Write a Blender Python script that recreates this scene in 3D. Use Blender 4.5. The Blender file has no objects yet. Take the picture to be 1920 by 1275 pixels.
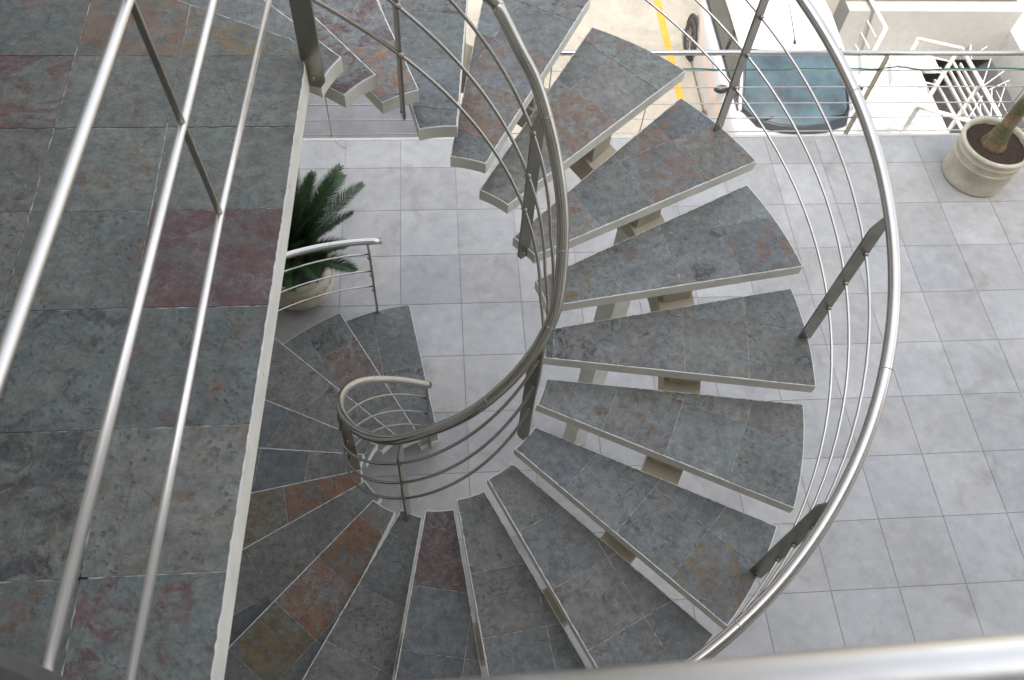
import bpy, bmesh, math, random
import numpy as np
from mathutils import Vector, Matrix, Euler, noise as mnoise
random.seed(7)
sc = bpy.context.scene
C = sc.collection
R = math.radians
# ------------------------------------------------------------------ camera
cam_d = bpy.data.cameras.new('camera'); cam = bpy.data.objects.new('camera', cam_d); C.objects.link(cam)
CAM = Vector((-3.27013, -5.53794, 6.03179)); F = 1595.176
cam.location = CAM
cam.rotation_mode = 'XYZ'
cam.rotation_euler = (0.544282, -0.0584738, -0.0684911)
cam_d.sensor_width = 36; cam_d.lens = F/1920*36
cam_d.clip_start = .02; cam_d.clip_end = 600
cam_d.dof.use_dof = True; cam_d.dof.focus_distance = 3.6; cam_d.dof.aperture_fstop = 5.5
sc.camera = cam
RM = Euler((0.544282, -0.0584738, -0.0684911), 'XYZ').to_matrix()
def at(px, py, z):
    """survey helper: the point at height z seen at a pixel of the 1920 px photograph"""
    d = RM @ Vector(((px-960)/F, -(py-637.5)/F, -1)); t = (z-CAM.z)/d.z
    return CAM + d*t
# ------------------------------------------------------------------ sky, sun, exposure
SUN_EL, SUN_AZ = R(60), R(180)          # the sun stands in the south, behind the building
w = bpy.data.worlds.new('World'); sc.world = w; w.use_nodes = True
nt = w.node_tree; bg = nt.nodes['Background']
sky = nt.nodes.new('ShaderNodeTexSky'); sky.sky_type = 'NISHITA'; sky.sun_disc = False
sky.sun_elevation = SUN_EL; sky.sun_rotation = SUN_AZ; sky.air_density = 1.0; sky.dust_density = 3.0; sky.ozone_density = .6
hs = nt.nodes.new('ShaderNodeHueSaturation'); hs.inputs['Saturation'].default_value = .30
nt.links.new(sky.outputs[0], hs.inputs['Color']); nt.links.new(hs.outputs[0], bg.inputs[0]); bg.inputs[1].default_value = .15
sd = bpy.data.lights.new('sun', 'SUN'); sd.energy = 2.0; sd.angle = R(.53); sd.color = (1, .94, .85)
sun = bpy.data.objects.new('sun', sd); C.objects.link(sun)
sdir = Vector((-.12, -1*math.cos(SUN_EL), math.sin(SUN_EL)))   # towards the sun
sun.rotation_euler = sdir.to_track_quat('Z', 'Y').to_euler(); sun.location = (0, -20, 40)
sc.view_settings.view_transform = 'Standard'; sc.view_settings.look = 'None'
sc.view_settings.exposure = 1.85; sc.view_settings.gamma = 1
# ------------------------------------------------------------------ materials
def nmat(name):
    m = bpy.data.materials.new(name); m.use_nodes = True
    t = m.node_tree; b = t.nodes['Principled BSDF']
    return m, t, b
def N(t, typ, **k):
    n = t.nodes.new(typ)
    for a, v in k.items():
        if a.startswith('i_'): n.inputs[a[2:].replace('_', ' ')].default_value = v
        else: setattr(n, a, v)
    return n
def L(t, a, b): t.links.new(a, b)
def noise_n(t, vec, scale, detail=6, rough=.6, dist=0):
    n = N(t, 'ShaderNodeTexNoise'); n.inputs['Scale'].default_value = scale; n.inputs['Detail'].default_value = detail
    n.inputs['Roughness'].default_value = rough; n.inputs['Distortion'].default_value = dist
    L(t, vec, n.inputs['Vector']); return n.outputs['Fac']
def ramp(t, fac, p):
    r = N(t, 'ShaderNodeValToRGB'); e = r.color_ramp.elements
    e[0].position, e[0].color = p[0][0], (*p[0][1], 1) if len(p[0][1]) == 3 else p[0][1]
    e[1].position, e[1].color = p[-1][0], (*p[-1][1], 1)
    for q, c in p[1:-1]:
        x = e.new(q); x.color = (*c, 1)
    L(t, fac, r.inputs[0]); return r.outputs[0]
def g(v): return (v, v, v)
def mixc(t, fac, a, b, mode='MIX'):
    m = N(t, 'ShaderNodeMix', data_type='RGBA', blend_type=mode)
    if isinstance(fac, float): m.inputs[0].default_value = fac
    else: L(t, fac, m.inputs[0])
    for s, v in ((6, a), (7, b)):
        if isinstance(v, tuple): m.inputs[s].default_value = (*v, 1)
        else: L(t, v, m.inputs[s])
    return m.outputs[2]
def math_n(t, op, a, b=None, c=None):
    m = N(t, 'ShaderNodeMath', operation=op)
    for i, v in enumerate((a, b, c)):
        if v is None: continue
        if isinstance(v, (int, float)): m.inputs[i].default_value = v
        else: L(t, v, m.inputs[i])
    return m.outputs[0]
def bump(t, b, h, s=.3, d=.01):
    n = N(t, 'ShaderNodeBump'); n.inputs['Strength'].default_value = s; n.inputs['Distance'].default_value = d
    L(t, h, n.inputs['Height']); L(t, n.outputs[0], b.inputs['Normal'])
def pos(t): return N(t, 'ShaderNodeNewGeometry').outputs['Position']
def objc(t): return N(t, 'ShaderNodeTexCoord').outputs['Object']
def slate_mat():
    m, t, b = nmat('slate'); P = pos(t)
    off = N(t, 'ShaderNodeAttribute', attribute_name='shift'); va = N(t, 'ShaderNodeVectorMath', operation='ADD')
    L(t, P, va.inputs[0]); L(t, off.outputs['Vector'], va.inputs[1]); V = va.outputs[0]
    base = N(t, 'ShaderNodeAttribute', attribute_name='basec'); spot = N(t, 'ShaderNodeAttribute', attribute_name='spotc')
    n1 = noise_n(t, V, 3.2, 9, .62, .6); n2 = noise_n(t, V, 26, 8, .7); n3 = noise_n(t, V, 8, 10, .68, 1.4); n4 = noise_n(t, V, 95, 4, .6)
    f1 = ramp(t, n1, [(.3, g(.78)), (.5, g(1.0)), (.7, g(1.2))])
    f2 = ramp(t, n2, [(.32, g(.62)), (.5, g(1.0)), (.68, g(1.36))])
    f4 = ramp(t, n4, [(.3, g(.84)), (.7, g(1.16))])
    c = mixc(t, 1.0, base.outputs['Color'], f1, 'MULTIPLY'); c = mixc(t, 1.0, c, f2, 'MULTIPLY'); c = mixc(t, 1.0, c, f4, 'MULTIPLY')
    # blue / green drift
    c = mixc(t, ramp(t, noise_n(t, V, 5, 3, .5), [(.42, g(0)), (.6, g(.45))]), c, mixc(t, 1.0, c, (.9, 1.0, 1.07), 'MULTIPLY'))
    # mineral staining: amount rides in the alpha of spotc
    amt = spot.outputs['Alpha']
    thr = math_n(t, 'MULTIPLY_ADD', amt, -.34, .67)
    d = math_n(t, 'SUBTRACT', n3, thr); mk = math_n(t, 'MULTIPLY', d, 9.0); mk = N(t, 'ShaderNodeClamp'); 
    L(t, math_n(t, 'MULTIPLY', d, 15.0), mk.inputs[0])
    mk2 = math_n(t, 'MULTIPLY', mk.outputs[0], ramp(t, noise_n(t, V, 42, 6, .72, .6), [(.38, g(.12)), (.56, g(.95))]))
    sc2 = mixc(t, ramp(t, noise_n(t, V, 14, 5, .6), [(.35, g(0)), (.65, g(1))]), spot.outputs['Color'], mixc(t, 1.0, spot.outputs['Color'], (.62, .5, .5), 'MULTIPLY'))
    c = mixc(t, mk2, c, sc2)
    c = mixc(t, ramp(t, noise_n(t, V, 17, 7, .66, .8), [(.5, g(0)), (.66, g(.42))]), c, mixc(t, 1.0, c, (1.25, .86, .66), 'MULTIPLY'))
    # round dark flecks
    vo = N(t, 'ShaderNodeTexVoronoi', feature='F1'); vo.inputs['Scale'].default_value = 40
    wv = N(t, 'ShaderNodeVectorMath', operation='MULTIPLY_ADD'); nc = N(t, 'ShaderNodeTexNoise'); nc.inputs['Scale'].default_value = 55; nc.inputs['Detail'].default_value = 4; L(t, V, nc.inputs['Vector'])
    L(t, nc.outputs['Color'], wv.inputs[0]); wv.inputs[1].default_value = (.03, .018, .02); L(t, V, wv.inputs[2]); L(t, wv.outputs[0], vo.inputs['Vector'])
    fl = ramp(t, vo.outputs['Distance'], [(.22, g(1)), (.30, g(0))])
    fz = ramp(t, noise_n(t, V, 5, 5, .6, .4), [(.44, g(0)), (.52, g(.9))])
    fm = math_n(t, 'MULTIPLY', math_n(t, 'MULTIPLY', fl, fz), base.outputs['Alpha'])
    c = mixc(t, fm, c, mixc(t, .62, c, (.075, .045, .035)))
    # thin pale cleft lines
    nv = noise_n(t, V, 3.1, 7, .62, .3)
    ln = math_n(t, 'ABSOLUTE', math_n(t, 'SUBTRACT', nv, .5))
    lm = ramp(t, ln, [(.0, g(1)), (.0035, g(0))])
    lm = math_n(t, 'MULTIPLY', lm, ramp(t, noise_n(t, V, 2.1, 2, .5), [(.55, g(0)), (.64, g(.4))]))
    c = mixc(t, lm, c, (.3, .31, .31))
    # dust and scuffs
    du = ramp(t, noise_n(t, V, 60, 5, .75), [(.66, g(0)), (.78, g(.45))])
    c = mixc(t, du, c, (.26, .27, .27))
    L(t, c, b.inputs['Base Color'])
    L(t, ramp(t, n3, [(.3, g(.36)), (.7, g(.6))]), b.inputs['Roughness'])
    b.inputs['Specular IOR Level'].default_value = .45
    step = ramp(t, nv, [(.495, g(0)), (.505, g(1))])
    h = math_n(t, 'MULTIPLY_ADD', step, .35, math_n(t, 'MULTIPLY_ADD', n2, .7, math_n(t, 'MULTIPLY', fm, -.4)))
    bump(t, b, h, .7, .007)
    return m
def paint_mat(name, col, rust=.6, rough=.45, sc_=1.0):
    m, t, b = nmat(name); V = pos(t)
    f = ramp(t, noise_n(t, V, 7*sc_, 6, .6), [(.3, g(.84)), (.7, g(1.08))])
    c = mixc(t, 1.0, col, f, 'MULTIPLY')
    c = mixc(t, ramp(t, noise_n(t, V, 40, 6, .7), [(.6, g(0)), (.75, g(.35))]), c, mixc(t, 1.0, c, (.6, .55, .48), 'MULTIPLY'))
    if rust:
        r = ramp(t, noise_n(t, V, 13, 8, .7, .5), [(.655, g(0)), (.71, g(rust))])
        c = mixc(t, r, c, (.24, .12, .04))
    L(t, c, b.inputs['Base Color']); b.inputs['Roughness'].default_value = rough
    bump(t, b, noise_n(t, V, 70, 4, .6), .12, .004)
    return m
def steel_mat(name, col, rough=.27, dirt=.35):
    m, t, b = nmat(name); V = pos(t)
    n = noise_n(t, V, 9, 3, .5)
    c = mixc(t, ramp(t, n, [(.45, g(0)), (.72, g(dirt))]), col, (col[0]*.42, col[1]*.36, col[2]*.28))
    L(t, c, b.inputs['Base Color']); b.inputs['Metallic'].default_value = 1
    st = N(t, 'ShaderNodeVectorMath', operation='MULTIPLY'); L(t, V, st.inputs[0]); st.inputs[1].default_value = (9, 9, 14)
    L(t, ramp(t, noise_n(t, st.outputs[0], 2, 3, .5), [(.3, g(rough*.85)), (.7, g(rough*1.15))]), b.inputs['Roughness'])
    return m
def plain(name, col, rough=.6, metallic=0, var=.15, scale=8, bmp=.1, spec=.5, coat=0):
    m, t, b = nmat(name); V = pos(t)
    f = ramp(t, noise_n(t, V, scale, 7, .65), [(.28, g(1-var)), (.72, g(1+var))])
    L(t, mixc(t, 1.0, col, f, 'MULTIPLY'), b.inputs['Base Color'])
    b.inputs['Roughness'].default_value = rough; b.inputs['Metallic'].default_value = metallic
    b.inputs['Specular IOR Level'].default_value = spec; b.inputs['Coat Weight'].default_value = coat
    if bmp: bump(t, b, noise_n(t, V, scale*6, 5, .6), bmp, .004)
    return m
def concrete_tile_mat():
    m, t, b = nmat('cement_tile'); P = pos(t)
    tint = N(t, 'ShaderNodeAttribute', attribute_name='tint')
    n1 = noise_n(t, P, 1.3, 6, .6, .4); n2 = noise_n(t, P, 9, 8, .7); n3 = noise_n(t, P, 190, 3, .6)
    c = mixc(t, 1.0, tint.outputs['Color'], ramp(t, n1, [(.3, g(.82)), (.7, g(1.1))]), 'MULTIPLY')
    c = mixc(t, 1.0, c, ramp(t, n2, [(.3, g(.86)), (.7, g(1.1))]), 'MULTIPLY')
    c = mixc(t, 1.0, c, ramp(t, n3, [(.3, g(.88)), (.7, g(1.1))]), 'MULTIPLY')
    st = ramp(t, noise_n(t, P, 2.6, 7, .62, .8), [(.54, g(0)), (.70, g(.6))])
    c = mixc(t, st, c, mixc(t, 1.0, c, (.72, .68, .62), 'MULTIPLY'))
    ds = ramp(t, noise_n(t, P, 24, 2, .4), [(.77, g(0)), (.8, g(.5))])
    c = mixc(t, ds, c, (.12, .11, .1))
    L(t, c, b.inputs['Base Color']); b.inputs['Roughness'].default_value = .62
    bump(t, b, n3, .15, .002)
    return m
M = {}
M['slate'] = slate_mat()
M['tile'] = concrete_tile_mat()
M['cream'] = paint_mat('cream_paint', (.68, .665, .59), .75)
M['cream2'] = paint_mat('cream_plaster', (.46, .41, .32), .3, .7)
M['lip'] = paint_mat('scraped_edge', (.66, .65, .62), .35, .5, 4)
M['steel'] = steel_mat('brushed_stainless', (.46, .445, .405), .2, .2)
M['steel2'] = steel_mat('bright_stainless', (.54, .52, .50), .2, .15)
M['bar'] = steel_mat('weathered_flat_bar', (.40, .38, .33), .34, .35)
M['bluntsteel'] = steel_mat('lightened_stainless', (.72, .70, .67), .38, .1)  # paler, rougher copy of the stainless, sky brightness put into its colour
M['felt'] = plain('roof_screed', (.19, .182, .185), .8, var=.25, scale=3)
M['joint'] = plain('slate_joint', (.42, .41, .39), .9, var=.35, scale=20, bmp=0)
M['grout'] = plain('tile_joint', (.29, .285, .275), .9, bmp=0)
M['terr_edge'] = plain('terrace_edge_paint', (.55, .53, .48), .7)
M['white'] = plain('white_wall_paint', (.52, .51, .485), .75, var=.06)
M['creamwall'] = plain('cream_wall_paint', (.33, .31, .275), .8, var=.08, scale=4)
M['greywall'] = plain('grey_wall', (.27, .262, .25), .8, var=.08)
M['dark'] = plain('dark_floor', (.32, .31, .32), .7)
M['whitemetal'] = plain('white_metal_paint', (.56, .545, .50), .45, var=.08)
M['conduit'] = plain('grey_conduit', (.22, .21, .20), .5)
M['carpaint'] = plain('white_car_paint', (.50, .505, .52), .25, var=.02, bmp=0, coat=1)
M['black'] = plain('black_plastic', (.02, .02, .022), .45, bmp=0)
M['rubber'] = plain('tyre_rubber', (.035, .033, .03), .8)
M['rim'] = plain('wheel_rim', (.36, .36, .36), .4, metallic=.8, bmp=0)
M['glass'] = plain('windscreen_glass', (.035, .06, .072), .03, var=.6, scale=2.2, bmp=0, spec=.55)  # strong tone noise paints cloud-like reflections into the glass colour
M['sideglass'] = plain('side_window_glass', (.06, .065, .055), .06, var=.3, scale=2, bmp=0, spec=1.0)
M['pot'] = plain('cast_stone', (.52, .47, .365), .75, var=.22, scale=6, bmp=.3)
M['soil'] = plain('soil', (.05, .032, .022), 1, var=.5, scale=60, bmp=1)
M['leaf'] = plain('cycad_leaf', (.035, .075, .028), .5, var=.35, scale=10, bmp=0, spec=.3)
M['leafdry'] = plain('dry_leaf', (.16, .10, .04), .7, var=.3, bmp=0)
M['cable'] = plain('green_cable', (.01, .16, .12), .5, bmp=0)
M['yellow'] = plain('yellow_road_paint', (.50, .20, .02), .7, var=.2, scale=12)
M['lou'] = plain('window_glass_dark', (.05, .06, .07), .08, bmp=0)
def ground_mat():
    m, t, b = nmat('yard_concrete'); P = pos(t)
    c = mixc(t, ramp(t, noise_n(t, P, 1.1, 8, .65, .5), [(.35, g(0)), (.65, g(1))]), (.20, .18, .15), (.285, .258, .215))
    c = mixc(t, ramp(t, noise_n(t, P, 6, 8, .7, .6), [(.54, g(0)), (.7, g(.55))]), c, (.15, .13, .11))
    c = mixc(t, 1.0, c, ramp(t, noise_n(t, P, 40, 5, .7), [(.3, g(.85)), (.7, g(1.1))]), 'MULTIPLY')
    L(t, c, b.inputs['Base Color']); b.inputs['Roughness'].default_value = .85
    bump(t, b, noise_n(t, P, 50, 5, .7), .3, .006); return m
M['ground'] = ground_mat()
def trunk_mat():
    m, t, b = nmat('palm_trunk'); P = objc(t)
    s = N(t, 'ShaderNodeSeparateXYZ'); L(t, P, s.inputs[0])
    n = noise_n(t, P, 7, 6, .6, .8)
    zz = math_n(t, 'MULTIPLY_ADD', n, .5, s.outputs[2])
    c = ramp(t, math_n(t, 'FRACT', math_n(t, 'MULTIPLY', zz, 3.1)), [(0, (.26, .17, .10)), (.35, (.20, .135, .075)), (.5, (.10, .105, .045)), (.8, (.14, .13, .065)), (1, (.30, .22, .14))])
    c = mixc(t, 1.0, c, ramp(t, noise_n(t, P, 45, 6, .7), [(.3, g(.55)), (.7, g(1.4))]), 'MULTIPLY')
    L(t, c, b.inputs['Base Color']); b.inputs['Roughness'].default_value = .75
    bump(t, b, noise_n(t, P, 40, 5, .7), .6, .01); return m
M['trunk'] = trunk_mat()
# ------------------------------------------------------------------ mesh helpers
class MB:
    def __init__(s): s.v = []; s.f = []; s.m = []; s.sm = []; s.attr = {}
    def face(s, pts, mi=0, smooth=False):
        i = len(s.v); s.v += [Vector(p) for p in pts]; s.f.append(list(range(i, i+len(pts)))); s.m.append(mi); s.sm.append(smooth)
    def grid(s, rows, closed=True, mi=0, smooth=True, cap0=False, cap1=False):
        i = len(s.v); n = len(rows[0])
        for r in rows: s.v += [Vector(p) for p in r]
        for a in range(len(rows)-1):
            for k in range(n if closed else n-1):
                k2 = (k+1) % n
                s.f.append([i+a*n+k, i+a*n+k2, i+(a+1)*n+k2, i+(a+1)*n+k]); s.m.append(mi); s.sm.append(smooth)
        if cap0: s.f.append([i+k for k in range(n)][::-1]); s.m.append(mi); s.sm.append(False)
        if cap1: s.f.append([i+(len(rows)-1)*n+k for k in range(n)]); s.m.append(mi); s.sm.append(False)
    def prism(s, poly, z0, z1, mi=0, mtop=None, bottom=True):
        n = len(poly); i = len(s.v)
        s.v += [Vector((p[0], p[1], z0)) for p in poly] + [Vector((p[0], p[1], z1)) for p in poly]
        for k in range(n):
            k2 = (k+1) % n; s.f.append([i+k, i+k2, i+n+k2, i+n+k]); s.m.append(mi); s.sm.append(False)
        s.f.append([i+n+k for k in range(n)]); s.m.append(mi if mtop is None else mtop); s.sm.append(False)
        if bottom: s.f.append([i+k for k in range(n)][::-1]); s.m.append(mi); s.sm.append(False)
    def box(s, lo, hi, mi=0):
        s.prism([(lo[0], lo[1]), (hi[0], lo[1]), (hi[0], hi[1]), (lo[0], hi[1])], lo[2], hi[2], mi)
    def beam(s, a, b, wv, tv, mi=0, taper=None):
        """bar from a to b; wv, tv half width and half thickness vectors"""
        a, b, wv, tv = map(Vector, (a, b, wv, tv)); rows = []
        for p, q in ((a, 1), (b, taper or 1)):
            rows.append([p-wv*q-tv, p+wv*q-tv, p+wv*q+tv, p-wv*q+tv])
        s.grid(rows, mi=mi, smooth=False, cap0=True, cap1=True)
    def tube(s, path, r, n=10, mi=0, cap=True, radii=None):
        path = [Vector(p) for p in path]; rows = []; up = None
        for k, p in enumerate(path):
            a = path[max(0, k-1)]; b = path[min(len(path)-1, k+1)]; d = (b-a).normalized()
            if up is None:
                up = Vector((0, 0, 1)) if abs(d.z) < .9 else Vector((1, 0, 0))
            up = (up - d*up.dot(d)).normalized(); sd_ = d.cross(up)
            rr = radii[k] if radii else r
            rows.append([p + (up*math.cos(2*math.pi*j/n) + sd_*math.sin(2*math.pi*j/n))*rr for j in range(n)])
        s.grid(rows, mi=mi, cap0=cap, cap1=cap)
    def lathe(s, prof, c=(0, 0, 0), n=48, mi=0, cap=False):
        rows = [[(c[0]+r*math.cos(2*math.pi*j/n), c[1]+r*math.sin(2*math.pi*j/n), c[2]+z) for j in range(n)] for r, z in prof]
        s.grid(rows, mi=mi, cap0=cap, cap1=cap)
    def build(s, name, mats, parent=None, bevel=0, recalc=True, origin=None):
        me = bpy.data.meshes.new(name); o0 = Vector(origin) if origin is not None else Vector((0, 0, 0))
        me.from_pydata([v-o0 for v in s.v], [], s.f)
        for k, p in enumerate(me.polygons): p.material_index = s.m[k]; p.use_smooth = s.sm[k]
        if not isinstance(mats, (list, tuple)): mats = [mats]
        for m in mats: me.materials.append(m)
        for an, vals in s.attr.items():
            if an == 'shift':
                a = me.attributes.new(an, 'FLOAT_VECTOR', 'FACE'); a.data.foreach_set('vector', [x for v in vals for x in v])
            else:
                a = me.color_attributes.new(an, 'FLOAT_COLOR', 'CORNER'); flat = []
                for k, p in enumerate(me.polygons): flat += list(vals[k])*p.loop_total
                a.data.foreach_set('color', flat)
        if recalc:
            bm = bmesh.new(); bm.from_mesh(me); bmesh.ops.recalc_face_normals(bm, faces=bm.faces[:]); bm.to_mesh(me); bm.free()
        o = bpy.data.objects.new(name, me); C.objects.link(o)
        if origin is not None: o.location = o0
        if parent is not None:
            o.parent = parent; o.location = o0 - parent.location if origin is not None else -parent.location
            if parent.parent is not None and origin is None: o.location = (0, 0, 0)
        if bevel:
            md = o.modifiers.new('bevel', 'BEVEL'); md.width = bevel; md.segments = 2; md.limit_method = 'ANGLE'; md.angle_limit = R(40)
        return o
def thing(name, label, cat, loc=(0, 0, 0), group=None):
    o = bpy.data.objects.new(name, None); C.objects.link(o); o.location = loc; o.empty_display_size = .2
    o['label'] = label; o['category'] = cat
    if group: o['group'] = group
    return o
def tag(o, label, cat, group=None):
    o['label'] = label; o['category'] = cat
    if group: o['group'] = group
    return o
def struct(o): o['kind'] = 'structure'; return o
def clip(poly, p, n):
    """keep the side of the line through p that n points to"""
    out = []; k = len(poly)
    for i in range(k):
        a, b = poly[i], poly[(i+1) % k]
        da = (a[0]-p[0])*n[0]+(a[1]-p[1])*n[1]; db = (b[0]-p[0])*n[0]+(b[1]-p[1])*n[1]
        if da >= 0: out.append(a)
        if (da > 0) != (db > 0) and da != db:
            t = da/(da-db); out.append((a[0]+(b[0]-a[0])*t, a[1]+(b[1]-a[1])*t))
    return out
def area(p): return abs(sum(p[i][0]*p[(i+1) % len(p)][1]-p[(i+1) % len(p)][0]*p[i][1] for i in range(len(p))))/2
def rough_edge(poly, step=.014, amp=.0009):
    out = []
    for i in range(len(poly)):
        a, b = Vector(poly[i]), Vector(poly[(i+1) % len(poly)]); L_ = (b-a).length
        n = max(1, int(L_/step)); nv = Vector((-(b-a).y, (b-a).x)).normalized() if L_ > 1e-6 else Vector((0, 0))
        for k in range(n):
            q = a.lerp(b, k/n)
            if k: q = q + nv*random.gauss(0, amp)
            out.append((q.x, q.y))
    return out
GREY = [(.154, .164, .160), (.170, .174, .166), (.140, .150, .144), (.178, .175, .160), (.160, .162, .146), (.130, .143, .147)]
SP = {'rust': (.20, .132, .085), 'orange': (.30, .145, .06), 'ochre': (.215, .165, .065), 'purple': (.125, .066, .068), 'brown': (.15, .105, .075), 'dark': (.055, .06, .065), 'none': (.12, .11, .1)}
def pick_piece(cx_, cy_, ov, dk=1.0, grn=False):
    for (x, y, kind, amt) in ov:
        if math.hypot(x-cx_, y-cy_) < .19: return kind, amt
    r = random.random()
    if r < .50: return 'none', random.uniform(.0, .2)
    if r < .72: return 'brown', random.uniform(.1, .35)
    if r < .80: return 'rust', random.uniform(.05, .25)
    if r < .93: return 'dark', random.uniform(.3, .5)
    return 'purple', random.uniform(.05, .25)
def slate_piece(mb, poly, z0, z1, kind, amt, dk=1.0, tint=None):
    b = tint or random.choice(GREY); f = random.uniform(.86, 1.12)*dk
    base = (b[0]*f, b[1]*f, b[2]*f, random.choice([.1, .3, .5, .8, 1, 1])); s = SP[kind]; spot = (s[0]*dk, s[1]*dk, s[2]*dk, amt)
    if kind == 'purple' and amt > .8: base = (.105*dk, .092*dk, .09*dk, .25); spot = (.115*dk, .058*dk, .055*dk, .72)
    sh = (random.uniform(-9, 9), random.uniform(-9, 9), random.uniform(-9, 9))
    n0 = len(mb.f); p = rough_edge(poly)
    mb.prism(p, z0, z1, 0, bottom=False)
    for _ in range(len(mb.f)-n0):
        mb.attr.setdefault('basec', []).append(base); mb.attr.setdefault('spotc', []).append(spot); mb.attr.setdefault('shift', []).append(sh)
# ------------------------------------------------------------------ setting: terrace, yard
S = .512198
T_Y = .385                                     # outer edge of the terrace
mb = MB(); gp = .0028
for i in range(-14, 12):
    for j in range(-15, 1):
        x0, x1 = i*S+gp, (i+1)*S-gp; y0, y1 = j*S+gp, min((j+1)*S-gp, T_Y-.03)
        if x0 > 4.6: continue
        v = random.uniform(.90, 1.07); wv_ = random.uniform(-.008, .008)
        jx = [random.uniform(-.0008, .0008) for _ in range(4)]
        mb.prism([(x0+jx[0], y0), (x1+jx[1], y0), (x1+jx[2], y1), (x0+jx[3], y1)], -.012, 0, bottom=False)
        for _ in range(5): mb.attr.setdefault('tint', []).append(((.412+wv_)*v, .405*v, (.397-wv_)*v, 1))
struct(mb.build('terrace_floor', M['tile']))
mb = MB(); mb.box((-7.3, -7.8, -2.79), (4.8, T_Y-.03, -.004), 0); struct(mb.build('terrace_base', M['grout']))
mb = MB(); mb.box((-7.3, T_Y-.03, -2.79), (4.8, T_Y, .004), 0); struct(mb.build('terrace_kerb', M['terr_edge']))
GZ = -2.79
# yard, with an opening for the sunken court on the right
PX0, PX1, PY0, PY1 = 4.28, 5.62, 2.2, 6.1
mb = MB()
for lo, hi in (((-150, -150), (PX0, 300)), ((PX1, -150), (150, 300)), ((PX0, -150), (PX1, PY0)), ((PX0, PY1), (PX1, 300))):
    mb.face([(lo[0], lo[1], GZ), (hi[0], lo[1], GZ), (hi[0], hi[1], GZ), (lo[0], hi[1], GZ)])
struct(mb.build('yard_ground', M['ground'], recalc=False))
mb = MB(); mb.face([(.36, -1, GZ+.004), (.47, -1, GZ+.004), (.47, 9, GZ+.004), (.36, 9, GZ+.004)][:4])
struct(mb.build('parking_line', M['yellow'], recalc=False))
# ------------------------------------------------------------------ upper landing
LZ = 4.08; CX, CY, RI, RO = -3.28082, -3.43013, .52691, 1.81942
PHI0, DPHI, WI, WO, FO = 2.61110808, .315192076, .299055816, .350909056, .0462985842
def Z(n): return .17*(24-n)
def arcp(r0, r1, a0, a1, k):
    return [(CX+(r0+(r1-r0)*i/k)*math.cos(a0+(a1-a0)*i/k), CY+(r0+(r1-r0)*i/k)*math.sin(a0+(a1-a0)*i/k)) for i in range(k+1)]
def pol(p): 
    dx, dy = p[0]-CX, p[1]-CY; return math.hypot(dx, dy), math.atan2(dy, dx)
nose0 = (CX+RI*math.cos(PHI0), CY+RI*math.sin(PHI0)); dn = (math.cos(PHI0+FO+.02), math.sin(PHI0+FO+.02))
noseF = (nose0[0]+dn[0]*2.2, nose0[1]+dn[1]*2.2)
land_poly = [(-3.783, -5.46), (-3.757, -4.87), (-3.735, -4.45), (-3.712, -4.0), (-3.681, -3.293), (-3.715, -3.19), nose0, noseF, (-5.62, -2.05), (-5.62, -7.0), (.6, -7.0), (.6, -5.46)]
landing = thing('upper_landing', 'slate paved upper landing with cream steel edge, filling the left of the view', 'landing', (-4.4, -4.5, LZ))
mb = MB(); FRAME = True
ins = [(p[0]-(.004 if p[0] > -4 and p[1] > -5.4 else 0), p[1]) for p in land_poly]
ins[5] = (ins[5][0]+.005, ins[5][1]-.004); ins[6] = (ins[6][0]-.001, ins[6][1]-.0025); ins[7] = (ins[7][0], ins[7][1]-.003); ins[0] = (-3.787, -5.472); ins[10] = (.6, -7.0); ins[11] = (.6, -5.472)
mb.prism(land_poly, LZ-.10, LZ-.004, 0, 1); mb.prism([(p[0]-(.002 if i < 9 else 0), p[1]-(.002 if i in (5, 6, 7) else 0)) for i, p in enumerate(ins)], LZ-.004, LZ-.0026, 2, 2, bottom=False); mb.build('edge_frame', [M['cream'], M['lip'], M['joint']], landing)
rows = [-7.0, -6.72, -6.37, -6.02, -5.67, -5.318, -4.953, -4.588, -4.233, -3.897, -3.57, -3.25, -2.94, -2.62, -2.3, -1.9, -1.5]
A = lambda px, py, kind, amt, z: (*at(px, py, z)[:2], kind, amt)
ovL = [A(385, 485, 'purple', 1.0, LZ), A(60, 190, 'purple', .7, LZ), A(60, 330, 'purple', .35, LZ), A(450, 75, 'ochre', .6, LZ), A(330, 25, 'rust', .7, LZ), A(120, 60, 'rust', .35, LZ),
       A(300, 180, 'brown', .3, LZ), A(220, 320, 'brown', .35, LZ), A(480, 310, 'none', .0, LZ), A(150, 480, 'brown', .35, LZ), A(60, 500, 'none', .1, LZ), A(130, 690, 'dark', .4, LZ), A(350, 680, 'brown', .35, LZ),
       A(330, 930, 'brown', .3, LZ), A(80, 930, 'dark', .6, LZ), A(270, 1190, 'purple', .5, LZ), A(60, 1170, 'brown', .4, LZ)]
mb = MB()
GRN = [(.118, .128, .113), (.128, .134, .120), (.105, .117, .108), (.132, .134, .119)]
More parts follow.
